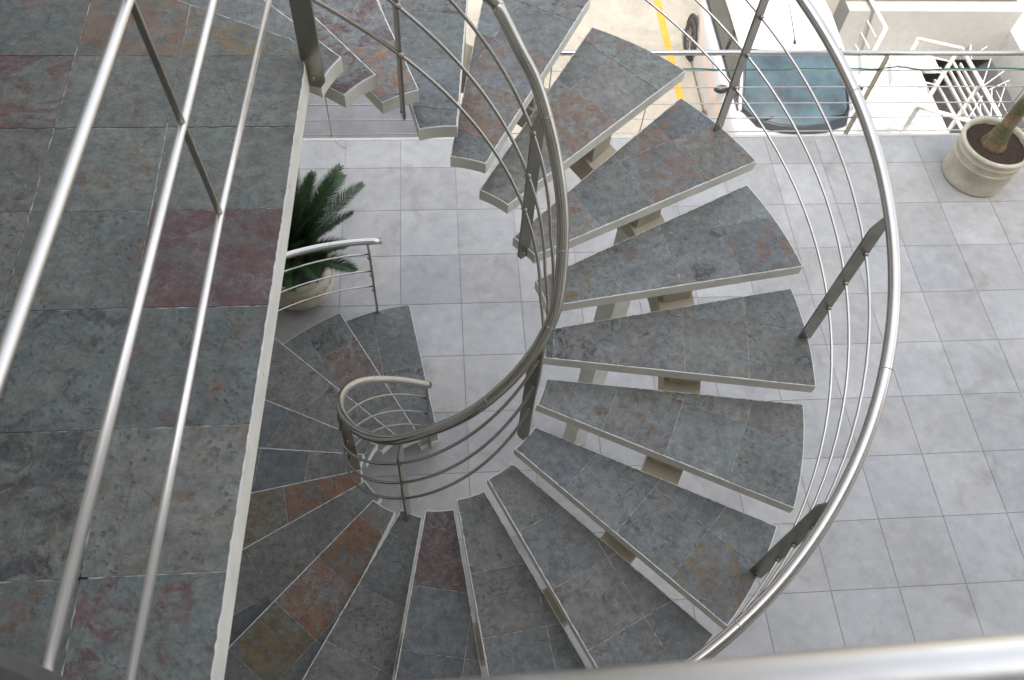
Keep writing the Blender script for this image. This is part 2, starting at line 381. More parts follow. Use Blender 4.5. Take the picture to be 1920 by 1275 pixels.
for r0, r1 in zip(rows[:-1], rows[1:]):
    xs = [-3.735, -4.083, -4.415, -4.745, -5.08, -5.41, -5.75]
    off = .0
    xsr = [10] + [-3.735 + .345*k for k in range(12, 0, -1)] if r1 < -5.3 else [10]
    xx = [(-3.735+.345*k) for k in range(13, 0, -1)] + xs if r1 < -5.3 else [5] + xs[1:]
    for a, b in zip(xx[:-1], xx[1:]):
        p = clip(ins, (0, r0+.0016), (0, 1)); p = clip(p, (0, r1-.0016), (0, -1)) if len(p) > 2 else p
        sl = .012
        p = clip(p, (a-.0016, -4.5), (-1, -.0)) if len(p) > 2 else p
        p = clip(p, (b+.0016, -4.5), (1, .0)) if len(p) > 2 else p
        if len(p) < 3 or area(p) < .0012: continue
        cx_ = sum(q[0] for q in p)/len(p); cy_ = sum(q[1] for q in p)/len(p)
        k, am = pick_piece(cx_, cy_, ovL)
        slate_piece(mb, p, LZ-.008, LZ+random.uniform(-.0008, .0012), k, am, .94, random.choice(GRN))  # landing slate darkened in its colour, in place of shade from the building
mb.build('slate_paving', M['slate'], landing, recalc=True)
# ------------------------------------------------------------------ spiral staircase
stair = thing('spiral_staircase', 'spiral staircase with slate treads in cream steel frames and curved stainless steel railings', 'staircase', (CX, CY, 0))
OB = {}
def ob(n, **k):
    for q, (x, y) in k.items(): OB[(n, q)] = pol(at(x, y, Z(n)))
ob(1, bi=(601.2,156.9), fi=(640.4,106.7)); ob(2, bi=(645.9,178.4), fi=(704.7,139.2)); ob(3, bi=(716.9,192.2), fi=(785.5,167.8))
ob(4, bi=(785.5,242.4), fi=(857.6,236.5)); ob(5, bi=(844.3,293.3), fi=(911,306.7)); ob(6, bi=(899.2,355.7), fi=(953,384.3), bo=(1110,50), fo=(1286,132))
ob(7, bi=(962,444), fi=(1003,479), bo=(1276.9,182.6), fo=(1418.6,301.9)); ob(8, bi=(1003.8,525.9), bo=(1400.6,345.7), fo=(1505.9,499))
ob(9, fi=(1019.8,670.4), bo=(1483.8,540), fo=(1530.5,724.4)); ob(10, bi=(1023.8,710.1), fi=(1006.4,758.8), bo=(1506.7,757.8), fo=(1489.8,953))
ob(11, bi=(1002.6,800), fi=(964.6,841), bo=(1458,986.5), fo=(1364.3,1174.5)); ob(12, bi=(959.3,867.6), fi=(914,897.6), bo=(1338.9,1190.4))
ob(13, bi=(908,920.5), fi=(856,935.7)); ob(14, bi=(851,954.3), fi=(797.8,956)); ob(15, bi=(791.3,969), fi=(752.8,954.3)); ob(16, bi=(740.8,960), fi=(699.9,936.5))
ob(17, bi=(715.3,933.8), fi=(684.6,900.7)); ob(18, fi=(677.7,879.9)); ob(21, fo=(516.5,634)); ob(22, fo=(637.5,586)); ob(23, fo=(767.7,570.5), fi=(824.2,825), bi=(789.5,839))
# front edges seen in the photograph fix the outer end of treads whose tip is hidden
FE = {2: ((704.7,139.2),(572.5,13.7)), 3: ((785.5,167.8),(707.8,0)), 4: ((857.6,236.5),(876.5,0)), 5: ((911,306.7),(1100,8)), 12: ((914,897.6),(1115,1245)), 13: ((856,935),(911.7,1247)), 14: ((797.7,954.7),(743,1259)),
      15: ((752.8,954.3),(571.9,1265)), 16: ((700,936.5),(420,1222)), 17: ((684.6,900.7),(444,1035.4)), 18: ((677.7,880),(457.7,926.3)),
      19: ((665.3,850),(468,838)), 20: ((648,809.3),(482.7,742.7)), 21: ((738.7,812),(516,633.9)), 22: ((780,806.7),(636.8,586))}
def line_r(n, r):
    a, b = (at(*q, Z(n)) for q in FE[n]); d = (b-a); ax, ay = a.x-CX, a.y-CY
    q2 = d.x**2+d.y**2; q1 = 2*(ax*d.x+ay*d.y); q0 = ax*ax+ay*ay-r*r; dd = max(q1*q1-4*q2*q0, 0)
    t = (-q1+math.sqrt(dd))/(2*q2); x, y = ax+t*d.x, ay+t*d.y; return math.hypot(x, y), math.atan2(y, x)
for n in FE:
    if (n, 'fo') not in OB: OB[(n, 'fo')] = line_r(n, RO)
    if (n, 'fi') not in OB: OB[(n, 'fi')] = line_r(n, RI)
def near(a, ref):
    while a-ref > math.pi: a -= 2*math.pi
    while a-ref < -math.pi: a += 2*math.pi
    return a
COR = {}
for n in range(1, 24):
    a = PHI0-n*DPHI; d = {}
    for q, da, r in (('fi', 0, RI), ('bi', WI, RI), ('fo', FO, RO), ('bo', WO, RO)):
        if (n, q) in OB:
            rr, aa = OB[(n, q)]; d[q] = (rr, near(aa, a+da))
    if 'fi' not in d: d['fi'] = (d['bi'][0] if 'bi' in d else RI, (d['bi'][1]-WI) if 'bi' in d else a)
    if 'fo' not in d: d['fo'] = (RO, d['fi'][1]+FO)
    if 'bi' not in d: d['bi'] = (d['fi'][0], d['fi'][1]+WI)
    if 'bo' not in d: d['bo'] = (d['fo'][0], d['fo'][1]+(WO-FO))
    COR[n] = d
# repeat pieces whose colour stands out in the photograph
def o_(n, px, py, k, a): return (*at(px, py, Z(n))[:2], k, a)
OV = {1: [o_(1,620,110,'rust',.2)], 2: [o_(2,660,130,'purple',.55), o_(2,620,70,'purple',.6)], 3: [o_(3,710,110,'orange',.55), o_(3,650,40,'purple',.6), o_(3,745,160,'rust',.4)],
      4: [o_(4,820,100,'none',.0), o_(4,820,200,'brown',.3)], 5: [o_(5,900,200,'rust',.65), o_(5,930,100,'rust',.6), o_(5,1000,40,'none',.1)],
      6: [o_(6,1060,240,'rust',.7), o_(6,1150,100,'rust',.5), o_(6,1110,180,'none',.0), o_(6,1000,320,'rust',.35), o_(6,1220,120,'purple',.2)],
      7: [o_(7,1215,270,'rust',.6), o_(7,1340,260,'rust',.45), o_(7,1270,210,'none',0), o_(7,1160,330,'brown',.3), o_(7,1080,390,'rust',.3)],
      8: [o_(8,1090,530,'ochre',.4), o_(8,1440,470,'rust',.5), o_(8,1310,490,'dark',.4), o_(8,1210,500,'brown',.35), o_(8,1400,390,'none',0)],
      9: [o_(9,1100,640,'dark',.4), o_(9,1210,640,'dark',.25), o_(9,1350,650,'none',.1), o_(9,1470,650,'dark',.4)],
      10: [o_(10,1090,750,'brown',.3), o_(10,1200,790,'brown',.35), o_(10,1300,830,'brown',.25), o_(10,1440,880,'ochre',.2)],
      11: [o_(11,1330,1070,'ochre',.6), o_(11,1060,850,'none',.1), o_(11,1230,980,'dark',.3)],
      14: [o_(14,820,1020,'purple',.78), o_(14,830,990,'purple',.78)], 16: [o_(16,625,1075,'orange',.66), o_(16,530,1170,'ochre',.72)],
      18: [o_(18,630,905,'orange',.8), o_(18,550,940,'rust',.6), o_(18,480,990,'ochre',.5)], 17: [o_(17,600,1000,'none',.1)],
      19: [o_(19,560,870,'none',.1)], 20: [o_(20,510,780,'rust',.3), o_(20,590,810,'purple',.3)], 21: [o_(21,570,720,'brown',.3), o_(21,530,740,'rust',.3)], 22: [o_(22,670,670,'rust',.65), o_(22,740,770,'brown',.2)], 23: [o_(23,700,680,'ochre',.2), o_(23,790,790,'ochre',.3)]}
ROT = {9: .31, 10: .31}
TH = .065
for n in range(1, 24):
    d = COR[n]; z = Z(n)
    outer = arcp(d['fo'][0], d['bo'][0], d['fo'][1], d['bo'][1], 12)
    inner = arcp(d['bi'][0], d['fi'][0], d['bi'][1], d['fi'][1], 8)
    poly = outer+inner
    mid = sum(p[0] for p in poly)/len(poly), sum(p[1] for p in poly)/len(poly)
    mb = MB(); mb.prism(poly, z-TH, z-.0025, 0, 1)
    e = .0035
    mb.prism(arcp(d['fo'][0]-e, d['bo'][0]-e, d['fo'][1]+.004, d['bo'][1]-.004, 12)+arcp(d['bi'][0]+e, d['fi'][0]+e, d['bi'][1]-.012, d['fi'][1]+.012, 8), z-.0025, z-.0018, 2, 2, bottom=False)
    fr = mb.build('tread', [M['cream'], M['lip'], M['joint']], stair, origin=(mid[0], mid[1], z))
    fr['label'] = 'cream steel framed tread paved in slate'
    # slate top, inset from the steel lip
    e = .0055
    def pc(r, a): return Vector((CX+r*math.cos(a), CY+r*math.sin(a)))
    fi, fo, bi, bo = (pc(*d[k]) for k in ('fi', 'fo', 'bi', 'bo'))
    u = (fi-fo).normalized(); v = Vector((-u.y, u.x))
    if v.dot(bo-fo) < 0: v = -v
    ub = (bi-bo).normalized(); vb = Vector((-ub.y, ub.x))
    if vb.dot(fo-bo) < 0: vb = -vb
    o2 = arcp(d['fo'][0]-e, d['bo'][0]-e, d['fo'][1], d['bo'][1], 12); i2 = arcp(d['bi'][0]+e+.002, d['fi'][0]+e+.002, d['bi'][1], d['fi'][1], 8)
    ip = clip(o2+i2, fo+v*e, v); ip = clip(ip, bo+vb*.004, vb)
    mb = MB(); w_ = .315; j = .0013; first = (.315 if n in (7, 8, 9, 10, 11) else random.uniform(.2, .32))
    cuts = [-.1, first]
    while cuts[-1] < 1.5: cuts.append(cuts[-1]+w_)
    for c0, c1 in zip(cuts[:-1], cuts[1:]):
        for s0, s1 in ((-.1, w_), (w_, 2*w_)):
            off = 0 if s0 < 0 or n % 2 else .0
            p = clip(ip, fo+u*(c0+j+off), u); p = clip(p, fo+u*(c1-j+off), -u) if len(p) > 2 else p
            p = clip(p, fo+v*(s0+j), v) if len(p) > 2 else p; p = clip(p, fo+v*(s1-j), -v) if len(p) > 2 else p
            if len(p) < 3 or area(p) < .0006: continue
            cx_ = sum(q[0] for q in p)/len(p); cy_ = sum(q[1] for q in p)/len(p)
            k, am = pick_piece(cx_, cy_, OV.get(n, []))
            slate_piece(mb, p, z-.005, z+random.uniform(-.0006, .0010), k, am, .96 if n < 12 else .80)  # lower treads get a darker slate colour, standing in for weaker light there
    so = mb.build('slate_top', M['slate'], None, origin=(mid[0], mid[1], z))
    so.parent = fr; so.location = (0, 0, 0)
def fn(th): return (PHI0-th)/DPHI
def hel(r, h, a0, a1, step=3):
    k = max(2, int(abs(math.degrees(a1-a0))/step)); out = []
    for i in range(k+1):
        th = a0+(a1-a0)*i/k; n = fn(th)
        rr = r(th) if callable(r) else r; hh = h(th) if callable(h) else h
        out.append(Vector((CX+rr*math.cos(th), CY+rr*math.sin(th), .17*(24-n)+hh)))
    return out
# helical box stringer with a saddle block under every tread
mb = MB(); rws = []
a0, a1 = PHI0-.1*DPHI, PHI0-22.75*DPHI
for i in range(150):
    th = a0+(a1-a0)*i/149; zt = .17*(24-fn(th))-.243; zt = max(zt, .02)
    zb = max(zt-.15, .0)
    rws.append([(CX+r*math.cos(th), CY+r*math.sin(th), zz) for r, zz in ((1.13, zb), (1.315, zb), (1.315, zt), (1.13, zt))])
mb.grid(rws, smooth=False, cap0=True, cap1=True)
st_o = mb.build('stringer', M['cream2'], stair)
for n in range(1, 24):
    th = PHI0-n*DPHI+.10; zt = Z(n)-TH; 
    mb = MB(); a, b = th-.02, th+.14
    p = arcp(1.15, 1.15, a, b, 3)+arcp(1.295, 1.295, b, a, 3)
    mb.prism(p, max(zt-.20, .001), zt-.001); mb.build('saddle_block', M['cream2'], stair, bevel=0)
mb = MB(); cb = Vector((-2.245, -2.84, 0)); c45 = R(28)
wv = Vector((math.cos(c45), math.sin(c45), 0))*.065; tv = Vector((-math.sin(c45), math.cos(c45), 0))*.065
mb.beam(cb, cb+Vector((0, 0, 2.62)), wv, tv)
mb.build('support_column', M['cream'], stair, bevel=.004)
# railings -----------------------------------------------------------
def rail_part(path, r, name, mat, parent, n=14):
    m_ = MB(); m_.tube(path, r, n); return m_.build(name, mat, parent)
def hI(th): return .78+(.90-.78)*min(1, max(0, (R(60)-th)/R(320)))
ipx = [(925,0),(940,25),(975,95),(1003,150),(1025,220),(1043,300),(1055,400),(1053,500),(1043,575),(1026,618),(1000,662),(950,720),(880,775),(800,810),(730,825),(670,808),(640,770),(645,735),(680,715),(740,712),(805,722)]
def rail_from_px(pts, hf, th0):
    out = []; prev = th0
    for (px, py) in pts:
        th = prev
        for _ in range(30):
            z = .17*(24-fn(th))+hf(th); p = at(px, py, z); t2 = near(math.atan2(p.y-CY, p.x-CX), prev-.2); th = th+.6*(t2-th)
        prev = th; out.append((th, math.hypot(p.x-CX, p.y-CY), z))
    return out
def seams(m_, path, idx, r):
    for i in idx:
        p, q = Vector(path[i]), Vector(path[i+1]); d = (q-p).normalized(); m_.tube([p, p+d*.0035], r+.0007, 18, mi=1)
def smooth_path(ctrl, sub=6):
    P = [Vector(c) for c in ctrl]; out = []
    for i in range(len(P)-1):
        p0 = P[max(0, i-1)]; p1 = P[i]; p2 = P[i+1]; p3 = P[min(len(P)-1, i+2)]
        for k in range(sub):
            t = k/sub
            out.append(.5*((2*p1)+(p2-p0)*t+(2*p0-5*p1+4*p2-p3)*t*t+(3*p1-p0-3*p2+p3)*t**3))
    out.append(P[-1]); return out
tri = rail_from_px(ipx, hI, R(62))
pre = [(R(a), .50, .17*(24-fn(R(a)))+.78) for a in (150, 130, 110, 92, 76)]
ctrl = [Vector((CX+r*math.cos(t), CY+r*math.sin(t), z)) for t, r, z in pre+tri]
inr = MB(); sp_ = smooth_path(ctrl); inr.tube(sp_, .0245, 18); seams(inr, sp_, [int(len(sp_)*f) for f in (.22, .36, .47, .55, .66, .8, .93)], .0245)
inner = inr.build('inner_railing', [M['steel'], M['bar']], stair, origin=(CX, CY, 2)); inner['label'] = 'tight inner curved stainless handrail spiralling down the stairwell'
def sub(o, parent): o.parent = parent; o.location = o.location if False else -Vector((CX, CY, 2)); return o
def rI(th):
    d_ = math.degrees(th)
    if d_ > 0: return .468
    if d_ > -41: return .468+(.555-.468)*(-d_/41)
    return .555
for h in (.21, .425, .665):
    m_ = MB(); m_.tube(hel(rI, h, R(158), R(-262)), .0075, 8); sub(m_.build('rod', M['steel'], None), inner)
def railz(path, th):
    best = min(path, key=lambda p: abs(near(math.atan2(p.y-CY, p.x-CX), th)-th) + (0 if abs(p.z-(.17*(24-fn(th))+.85)) < .5 else 9)); return best
ipath = smooth_path(ctrl, 12)
def post(base, rad_dir, rail_pt, parent, half=.031, t=.005, drop=0, welds=()):
    """flat bar with its wide side along the radius, top cut slantwise to the rail"""
    b = Vector(base); rd = Vector(rad_dir).normalized(); td = Vector((-rd.y, rd.x, 0))
    top = Vector((b.x, b.y, rail_pt.z-.10)); m_ = MB()
    q = lambda c, w0, w1: [c+rd*w0-td*t, c+rd*w1-td*t, c+rd*w1+td*t, c+rd*w0+td*t]
    cen = Vector((rail_pt.x, rail_pt.y, 0)); off = (cen-Vector((b.x, b.y, 0))).dot(rd)
    m_.grid([q(Vector((b.x, b.y, b.z-drop+.025)), -half*.55, half*.55) if drop else q(Vector((b.x, b.y, b.z)), -half, half), q(Vector((b.x, b.y, b.z+.02)), -half, half), q(top, -half, half), q(Vector((b.x, b.y, rail_pt.z-.018)), off-.012, off+.012)], smooth=False, cap0=True, cap1=True)
    for f_ in (0,):
        m_.tube([Vector((b.x, b.y, b.z+.03))-td*(t+.006), Vector((b.x, b.y, b.z+.03))+td*(t+.006)], .007, 8)
    for wp, wt in welds:
        m_.tube([wp-wt*(t+.009), wp-wt*(t+.005), wp+wt*(t+.005), wp+wt*(t+.009)], .011, 10, radii=[.0085, .0125, .0125, .0085])
    return m_.build('post', M['bar'], None)
def welds_at(r, hs, th):
    td = Vector((-math.sin(th), math.cos(th), -.17/DPHI*-1/1.2)).normalized(); td = Vector((-math.sin(th), math.cos(th), .17/DPHI/(r(th) if callable(r) else r))).normalized()
    return [(hel(r, h, th, th+.001)[0], td) for h in hs]
for n, px, py in ((3,752,203),(7,985,475),(11,984,822),(15,768,968),(19,690,893),(23,808,843)):
    P = at(px, py, Z(n)-.04); r_, th = pol(P); th = near(th, PHI0-n*DPHI+.1); r_ = .492 if n < 11 else .54
    P = Vector((CX+r_*math.cos(th), CY+r_*math.sin(th), Z(n)-.055)); rp = railz(ipath, th)
    sub(post(P, (P.x-CX, P.y-CY, 0), rp, inner, drop=.03, welds=welds_at(rI, (.21, .425, .665), th)), inner)
Pl = Vector((-3.662, -3.275, LZ-.10)); o = post(Pl, (-.95, .3, 0), Vector((-3.68, -3.25, 4.96)), inner, half=.036, drop=.03); sub(o, inner)
def hO(th): return .83-.04*min(1, max(0, (fn(th)-16)/6))
opath = hel(1.811, hO, PHI0, R(-257.5), 2)
# a short level end beyond the last post
opath[-1] = opath[-2]+(opath[-2]-opath[-3])*Vector((1, 1, .3)).length*.0 + (opath[-1]-opath[-2])
m_ = MB(); m_.tube(opath, .0245, 18); seams(m_, opath, [int(len(opath)*f) for f in (.1, .27, .33, .42, .5, .62, .97)], .0245); outer_o = m_.build('outer_railing', [M['steel2'], M['bar']], stair, origin=(CX, CY, 2)); outer_o['label'] = 'wide outer curved stainless handrail sweeping round the tread tips'
def hO_(h):
    return lambda th: h+.05*min(1, max(0, (fn(th)-17)/5))
for h in (.16, .36, .575):
    m_ = MB(); m_.tube(hel(1.82, hO_(h), PHI0, R(-254.5)), .0065, 8); sub(m_.build('rod', M['steel2'], None), outer_o)
for n in range(1, 24, 2):
    th = R(34.6)-(n-7)*DPHI; P = Vector((CX+1.80*math.cos(th), CY+1.80*math.sin(th), Z(n)-.004))
    rp = min(opath, key=lambda p: abs(near(math.atan2(p.y-CY, p.x-CX), th)-th)+(0 if abs(p.z-(.17*(24-fn(th))+.83)) < .3 else 9))
    sub(post(P, (P.x-CX, P.y-CY, 0), rp, outer_o, welds=welds_at(1.82, (.16, .36, .575), th)), outer_o)
# ------------------------------------------------------------------ landing railings (near the camera)
lr = thing('landing_railing', 'straight stainless railing along the landing edge with three horizontal rods', 'railing', (-3.75, -4.5, LZ))
def yz(pts): return [(-3.75, y, z) for y, z in pts]
m_ = MB(); m_.tube(yz([(-5.44, 5.52), (-4.4, 5.47), (-3.30, 5.42)]), .0245, 18); m_.build('handrail', M['steel2'], lr)
for pts in ([(-5.33, 5.215), (-5.05, 5.187), (-4.345, 5.115), (-3.3, 5.02)], [(-5.33, 4.925), (-4.30, 4.81), (-3.87, 4.765), (-3.3, 4.70)], [(-5.33, 4.637), (-4.275, 4.512), (-3.30, 4.33)]):
    m_ = MB(); m_.tube(yz(pts), .0085, 12); m_.build('rod', M['bluntsteel'], lr)
m_ = MB(); m_.beam((-3.750, -4.275, 4.495), (-3.750, -4.35, 5.46), (0, .0035, 0), (.006, 0, 0)); m_.build('spacer_bar', M['bar'], lr)
m_ = MB(); m_.beam((-3.782, -5.328, LZ-.002), (-3.782, -5.328, 5.50), (.045, 0, 0), (0, .009, 0)); m_.build('post', M['steel2'], lr, bevel=.001)
nr = thing('front_railing', 'stainless handrail close below the camera, blurred along the bottom edge', 'railing', (-2, -5.45, LZ))
m_ = MB(); m_.tube([(-3.77, -5.459, 5.352), (.55, -5.388, 5.352)], .0255, 24); m_.build('handrail', M['bluntsteel'], nr)
for z in (4.42, 4.72, 5.03):
    m_ = MB(); m_.tube([(-3.74, -5.50, z), (.55, -5.50, z)], .008, 10); m_.build('rod', M['steel2'], nr)
for x in (-2.35, -1.0, .4):
    m_ = MB(); m_.beam((x, -5.50, LZ-.002), (x, -5.47, 5.34), (.03, 0, 0), (0, .005, 0)); m_.build('post', M['bar'], nr)
# ------------------------------------------------------------------ terrace edge railing
er = thing('terrace_railing', 'straight stainless railing with five thin rods along the terrace edge above the parking', 'railing', (0, .42, 0))
m_ = MB(); m_.tube([(-7, .42, .985), (4.7, .42, .985)], .0245, 16); m_.build('handrail', M['steel2'], er)
for z in (.012, .195, .385, .585, .785):
    m_ = MB(); m_.tube([(-7, .42, z), (4.7, .42, z)], .0065, 8); m_.build('rod', M['steel2'], er)
for x in (.86,):
    m_ = MB(); m_.beam((x, .40, -.20), (x, .40, .975), (.006, 0, 0), (0, .03, 0)); m_.build('post', M['bar'], er)
for x in (-6.4, -4.235, -3.2+1.95, -3.2, 2.42, 4.1, 1.62*0-2.2):
    m_ = MB(); m_.beam((x, .416, -.12), (x, .416, .97), (.0045, 0, 0), (0, .0045, 0)); m_.build('post', M['bar'], er)
cb_ = []
for i in range(60):
    x = -1.3+i*.08; cb_.append((x, .418, .80+.006*math.sin(x*4)+(.03*math.exp(-((x-1.02)/.14)**2))+.004*math.sin(x*13)))
m_ = MB(); m_.tube(cb_, .0065, 8); tag(m_.build('cable', M['cable']), 'thin green cable tied along the upper rod of the terrace railing', 'cable')
m_ = MB(); m_.tube([(-4.235, .42, .01), (-4.22, .40, .0), (-4.18, .33, .012), (-4.14, .28, .006), (-4.10, .26, .006)], .003, 6); m_.tube([(-4.24+.014*math.cos(a/2), .42, .01+.014*math.sin(a/2)) for a in range(13)], .0035, 6)
tag(m_.build('cable_tie', M['whitemetal']), 'loose white plastic tie on the lowest rod at the terrace edge', 'cable tie')
# ------------------------------------------------------------------ roof slab beyond the terrace on the left
m_ = MB(); p = [(-7.2, .46), (-3.02, .46), (-3.02, 2.3), (-7.2, 2.3)]
canopy = thing('low_roof', 'dull grey stained low roof below the terrace edge, behind the first treads', 'roof', (-5, 1.4, GZ))
m_.box((-7.2, .46, -.60), (-3.02, 2.3, -.452)); m_.build('slab', M['greywall'], canopy)
m_ = MB(); m_.box((-7.2, .46, -.451), (-3.02, 2.3, -.444)); m_.build('roof_felt', M['felt'], canopy)
m_ = MB()
for x in (-7.0, -5.1, -3.2):
    m_.box((x-.09, 2.0, GZ), (x+.09, 2.18, -.602))
m_.build('support', M['greywall'], canopy)
# ------------------------------------------------------------------ building behind and beside the camera
bl = thing('white_building', 'tall white rendered building behind the landing, shading the stairs', 'building', (-6, -8, GZ))
HS = 13.6
def wall_with(parent, x0, x1, y, z0, z1, depth, openings, axis='x'):
    """wall slab with rectangular openings cut by tiling; openings (a0,a1,z0,z1)"""
    m_ = MB(); xs = sorted({x0, x1, *[o[0] for o in openings], *[o[1] for o in openings]}); zs = sorted({z0, z1, *[o[2] for o in openings], *[o[3] for o in openings]})
    for a, b in zip(xs[:-1], xs[1:]):
        for c, d_ in zip(zs[:-1], zs[1:]):
            if any(o[0] <= a and b <= o[1] and o[2] <= c and d_ <= o[3] for o in openings): continue
            if axis == 'x': m_.box((a, y-depth, c), (b, y, d_))
            else: m_.box((y-depth, a, c), (y, b, d_))
    return m_.build('wall', M['white'], parent)
ops = [(-4.6, -3.2, LZ, LZ+2.3), (-1.6, .2, LZ+.6, LZ+2.2), (2.0, 4.0, LZ+.6, LZ+2.2), (-4.6, -3.2, 0, 2.3), (-1.6, .2, .8, 2.3), (2, 4, .8, 2.3), (-4.6, -3.0, 7.6, 9.2), (-1.6, .2, 7.6, 9.2), (2, 4, 7.6, 9.2)]
wall_with(bl, -16, 14, -7.02, GZ, HS, .3, ops)
for (a, b, c, d_) in ops:
    fm = MB()
    for lo, hi in (((a, c), (a+.06, d_)), ((b-.06, c), (b, d_)), ((a+.06, c), (b-.06, c+.06)), ((a+.06, d_-.06), (b-.06, d_)), (((a+b)/2-.03, c+.06), ((a+b)/2+.03, d_-.06))):
        fm.box((lo[0]+.001, -7.2, lo[1]+.001), (hi[0]-.001, -7.12, hi[1]-.001))
    wf = fm.build('window', M['whitemetal'], bl)
    pm = MB(); pm.box((a+.02, -7.17, c+.02), (b-.02, -7.15, d_-.02)); po = pm.build('pane', M['lou'], None); po.parent = wf; po.location = (0, 0, 0)
wall_with(bl, -7.02, 4.5, -5.65, GZ, 5.6, .3, [(-4.4, -3.5, LZ, LZ+2.1-.6)], 'y') if False else None
m_ = MB(); m_.box((-16, -16, HS), (14, -6.9, HS+.3)); m_.build('roof', M['greywall'], bl)
m_ = MB(); m_.prism([(-5.64, -7.02), (3.5, -7.02), (3.5, -6.5), (-5.0, -6.5), (-5.0, -1.8), (-5.64, -1.8)], 7.35, 7.6); m_.build('shade_overhang', M['greywall'], bl)  # unseen slab, added to darken the landing side and the steel reflections
m_ = MB(); m_.box((-16, -16, GZ), (-15.7, -7.32, HS)); m_.box((13.7, -16, GZ), (14, -7.32, HS)); m_.box((-15.7, -16, GZ), (13.7, -15.7, HS)); m_.build('side_wall', M['white'], bl)
ww = thing('side_wing', 'lower white wing of the building left of the landing', 'building', (-6, -3, GZ))
m_ = MB(); m_.box((-9.5, -7.0, GZ), (-5.64, 1.2, 6.9)); m_.build('wall', M['white'], ww)
m_ = MB(); m_.box((-9.6, -7.0, 6.9), (-5.5, 1.3, 7.1)); m_.build('roof', M['greywall'], ww)
for y0 in (-4.9, -2.6, -.6):
    for z0 in (LZ+.02, .3):
        m_ = MB(); m_.box((-5.639, y0, z0), (-5.60, y0+1.1, z0+2.2)); wf = m_.build('door' if z0 > 4 and y0 < -4 else 'window', M['whitemetal'], ww)
        m_ = MB(); m_.box((-5.60, y0+.08, z0+.08), (-5.592, y0+1.02, z0+2.1)); po = m_.build('pane', M['lou'], None); po.parent = wf; po.location = (0, 0, 0)
# ------------------------------------------------------------------ pots and plants
def pot(name, label, c, R0, H, belly=False, soil_z=.05):
    t = thing(name, label, 'flower pot', c)
    if belly: prof = [(R0*.62, 0), (R0*.80, .02), (R0*1.0, .10), (R0*1.04, .20), (R0*.98, .27), (R0*.985, .285), (R0*.95, .295), (R0*.90, H-.06), (R0*1.0, H-.045), (R0*1.05, H-.02), (R0*1.03, H), (R0*.93, H), (R0*.90, H-.02), (R0*.88, H-.12), (R0*.5, H-.13)]
    else: prof = [(R0*.93, 0), (R0*.985, .012), (R0*1.0, .035), (R0*1.0, .10), (R0*1.005, .27), (R0*1.03, .275), (R0*1.03, .292), (R0*1.008, .297), (R0*1.008, .350), (R0*1.03, .355), (R0*1.03, .368), (R0*1.0, .372), (R0*1.0, H-.045), (R0*1.05, H-.040), (R0*1.08, H-.02), (R0*1.06, H-.003), (R0*1.0, H), (R0*.95, H-.006), (R0*.93, H-.03), (R0*.92, H-.12), (R0*.5, H-.13)]
    m_ = MB(); m_.lathe(prof, c, 64)
    if not belly:                                   # relief band of small scrolls
        for k in range(34):
            a = 2*math.pi*k/34; zz = .323
            for s_ in (0, 1):
                pts = []
                for q in range(9):
                    f_ = q/8; aa = a+(.085*(f_-.5)*2); z2 = zz+(.019*math.sin(f_*2*math.pi+math.pi*s_)); rr = R0*1.012
                    pts.append((c[0]+rr*math.cos(aa), c[1]+rr*math.sin(aa), c[2]+z2))
                m_.tube(pts, .0045, 5, cap=False)
    else:
        for k in range(22):
            a = 2*math.pi*k/22; rr = R0*1.03
            pts = [(c[0]+rr*math.cos(a+.1*math.cos(q)), c[1]+rr*math.sin(a+.1*math.cos(q)), c[2]+.235+.016*math.sin(q)) for q in [x*.8 for x in range(8)]]
            m_.tube(pts, .004, 5, cap=False)
    m_.build('pot_body', M['pot'], t)
    m_ = MB(); n = 40; rows_ = []
    for i in range(9):
        r = R0*.925*i/8+.0005
        rows_.append([(c[0]+r*math.cos(2*math.pi*j/n), c[1]+r*math.sin(2*math.pi*j/n), c[2]+H-.055+random.uniform(-.006, .008)) for j in range(n)])
    m_.grid(rows_); 
    m_.build('soil', M['soil'], t)
    return t
pr_c = Vector((1.99, -.17, 0)); pl_c = Vector((-4.41, -1.36, 0))
pot('stone_pot', 'round cream stone pot with carved band on the right of the terrace', pr_c, .305, .46)
pot('stone_pot', 'bulging cream stone pot beside the foot of the stairs', pl_c, .275, .40, belly=True)
def frond(m_, base, az, el, length, droop, width, mi, rng, mid_mi=0):
    p = Vector(base); pts = []; n = 22; d_el = el
    for i in range(n+1):
        pts.append(p.copy()); d = Vector((math.cos(az)*math.cos(d_el), math.sin(az)*math.cos(d_el), math.sin(d_el)))
        p = p+d*(length/n); d_el -= droop/n*(0.4+1.2*i/n)
    m_.tube(pts, .004, 5, mi=mi, radii=[.006*(1-.85*i/n) for i in range(n+1)])
    side = Vector((-math.sin(az), math.cos(az), 0)); K = 62
    for k in range(K):
        f_ = .14+.85*k/(K-1); x = f_*n; i = min(int(x), n-1); q = pts[i].lerp(pts[i+1], x-i); tan = (pts[i+1]-pts[i]).normalized(); up = side.cross(tan)
        up = -up if up.z < 0 else up
        ln = width*(math.sin(math.pi*min(1, f_*.93+.05))**.55)*rng.uniform(.88, 1.08)
        for s_ in (-1, 1):
            dr = (side*s_*1.0+tan*(.62+.5*f_)+up*rng.uniform(.18, .42)).normalized(); wd = tan*.0046
            a = q; b = q+dr*ln*.55; c = q+dr*ln-up*ln*.10
            m_.face([a-wd, a+wd, b+wd*1.1, b-wd*1.1], mi); m_.face([b-wd*1.1, b+wd*1.1, c], mi)
rng = random.Random(3)
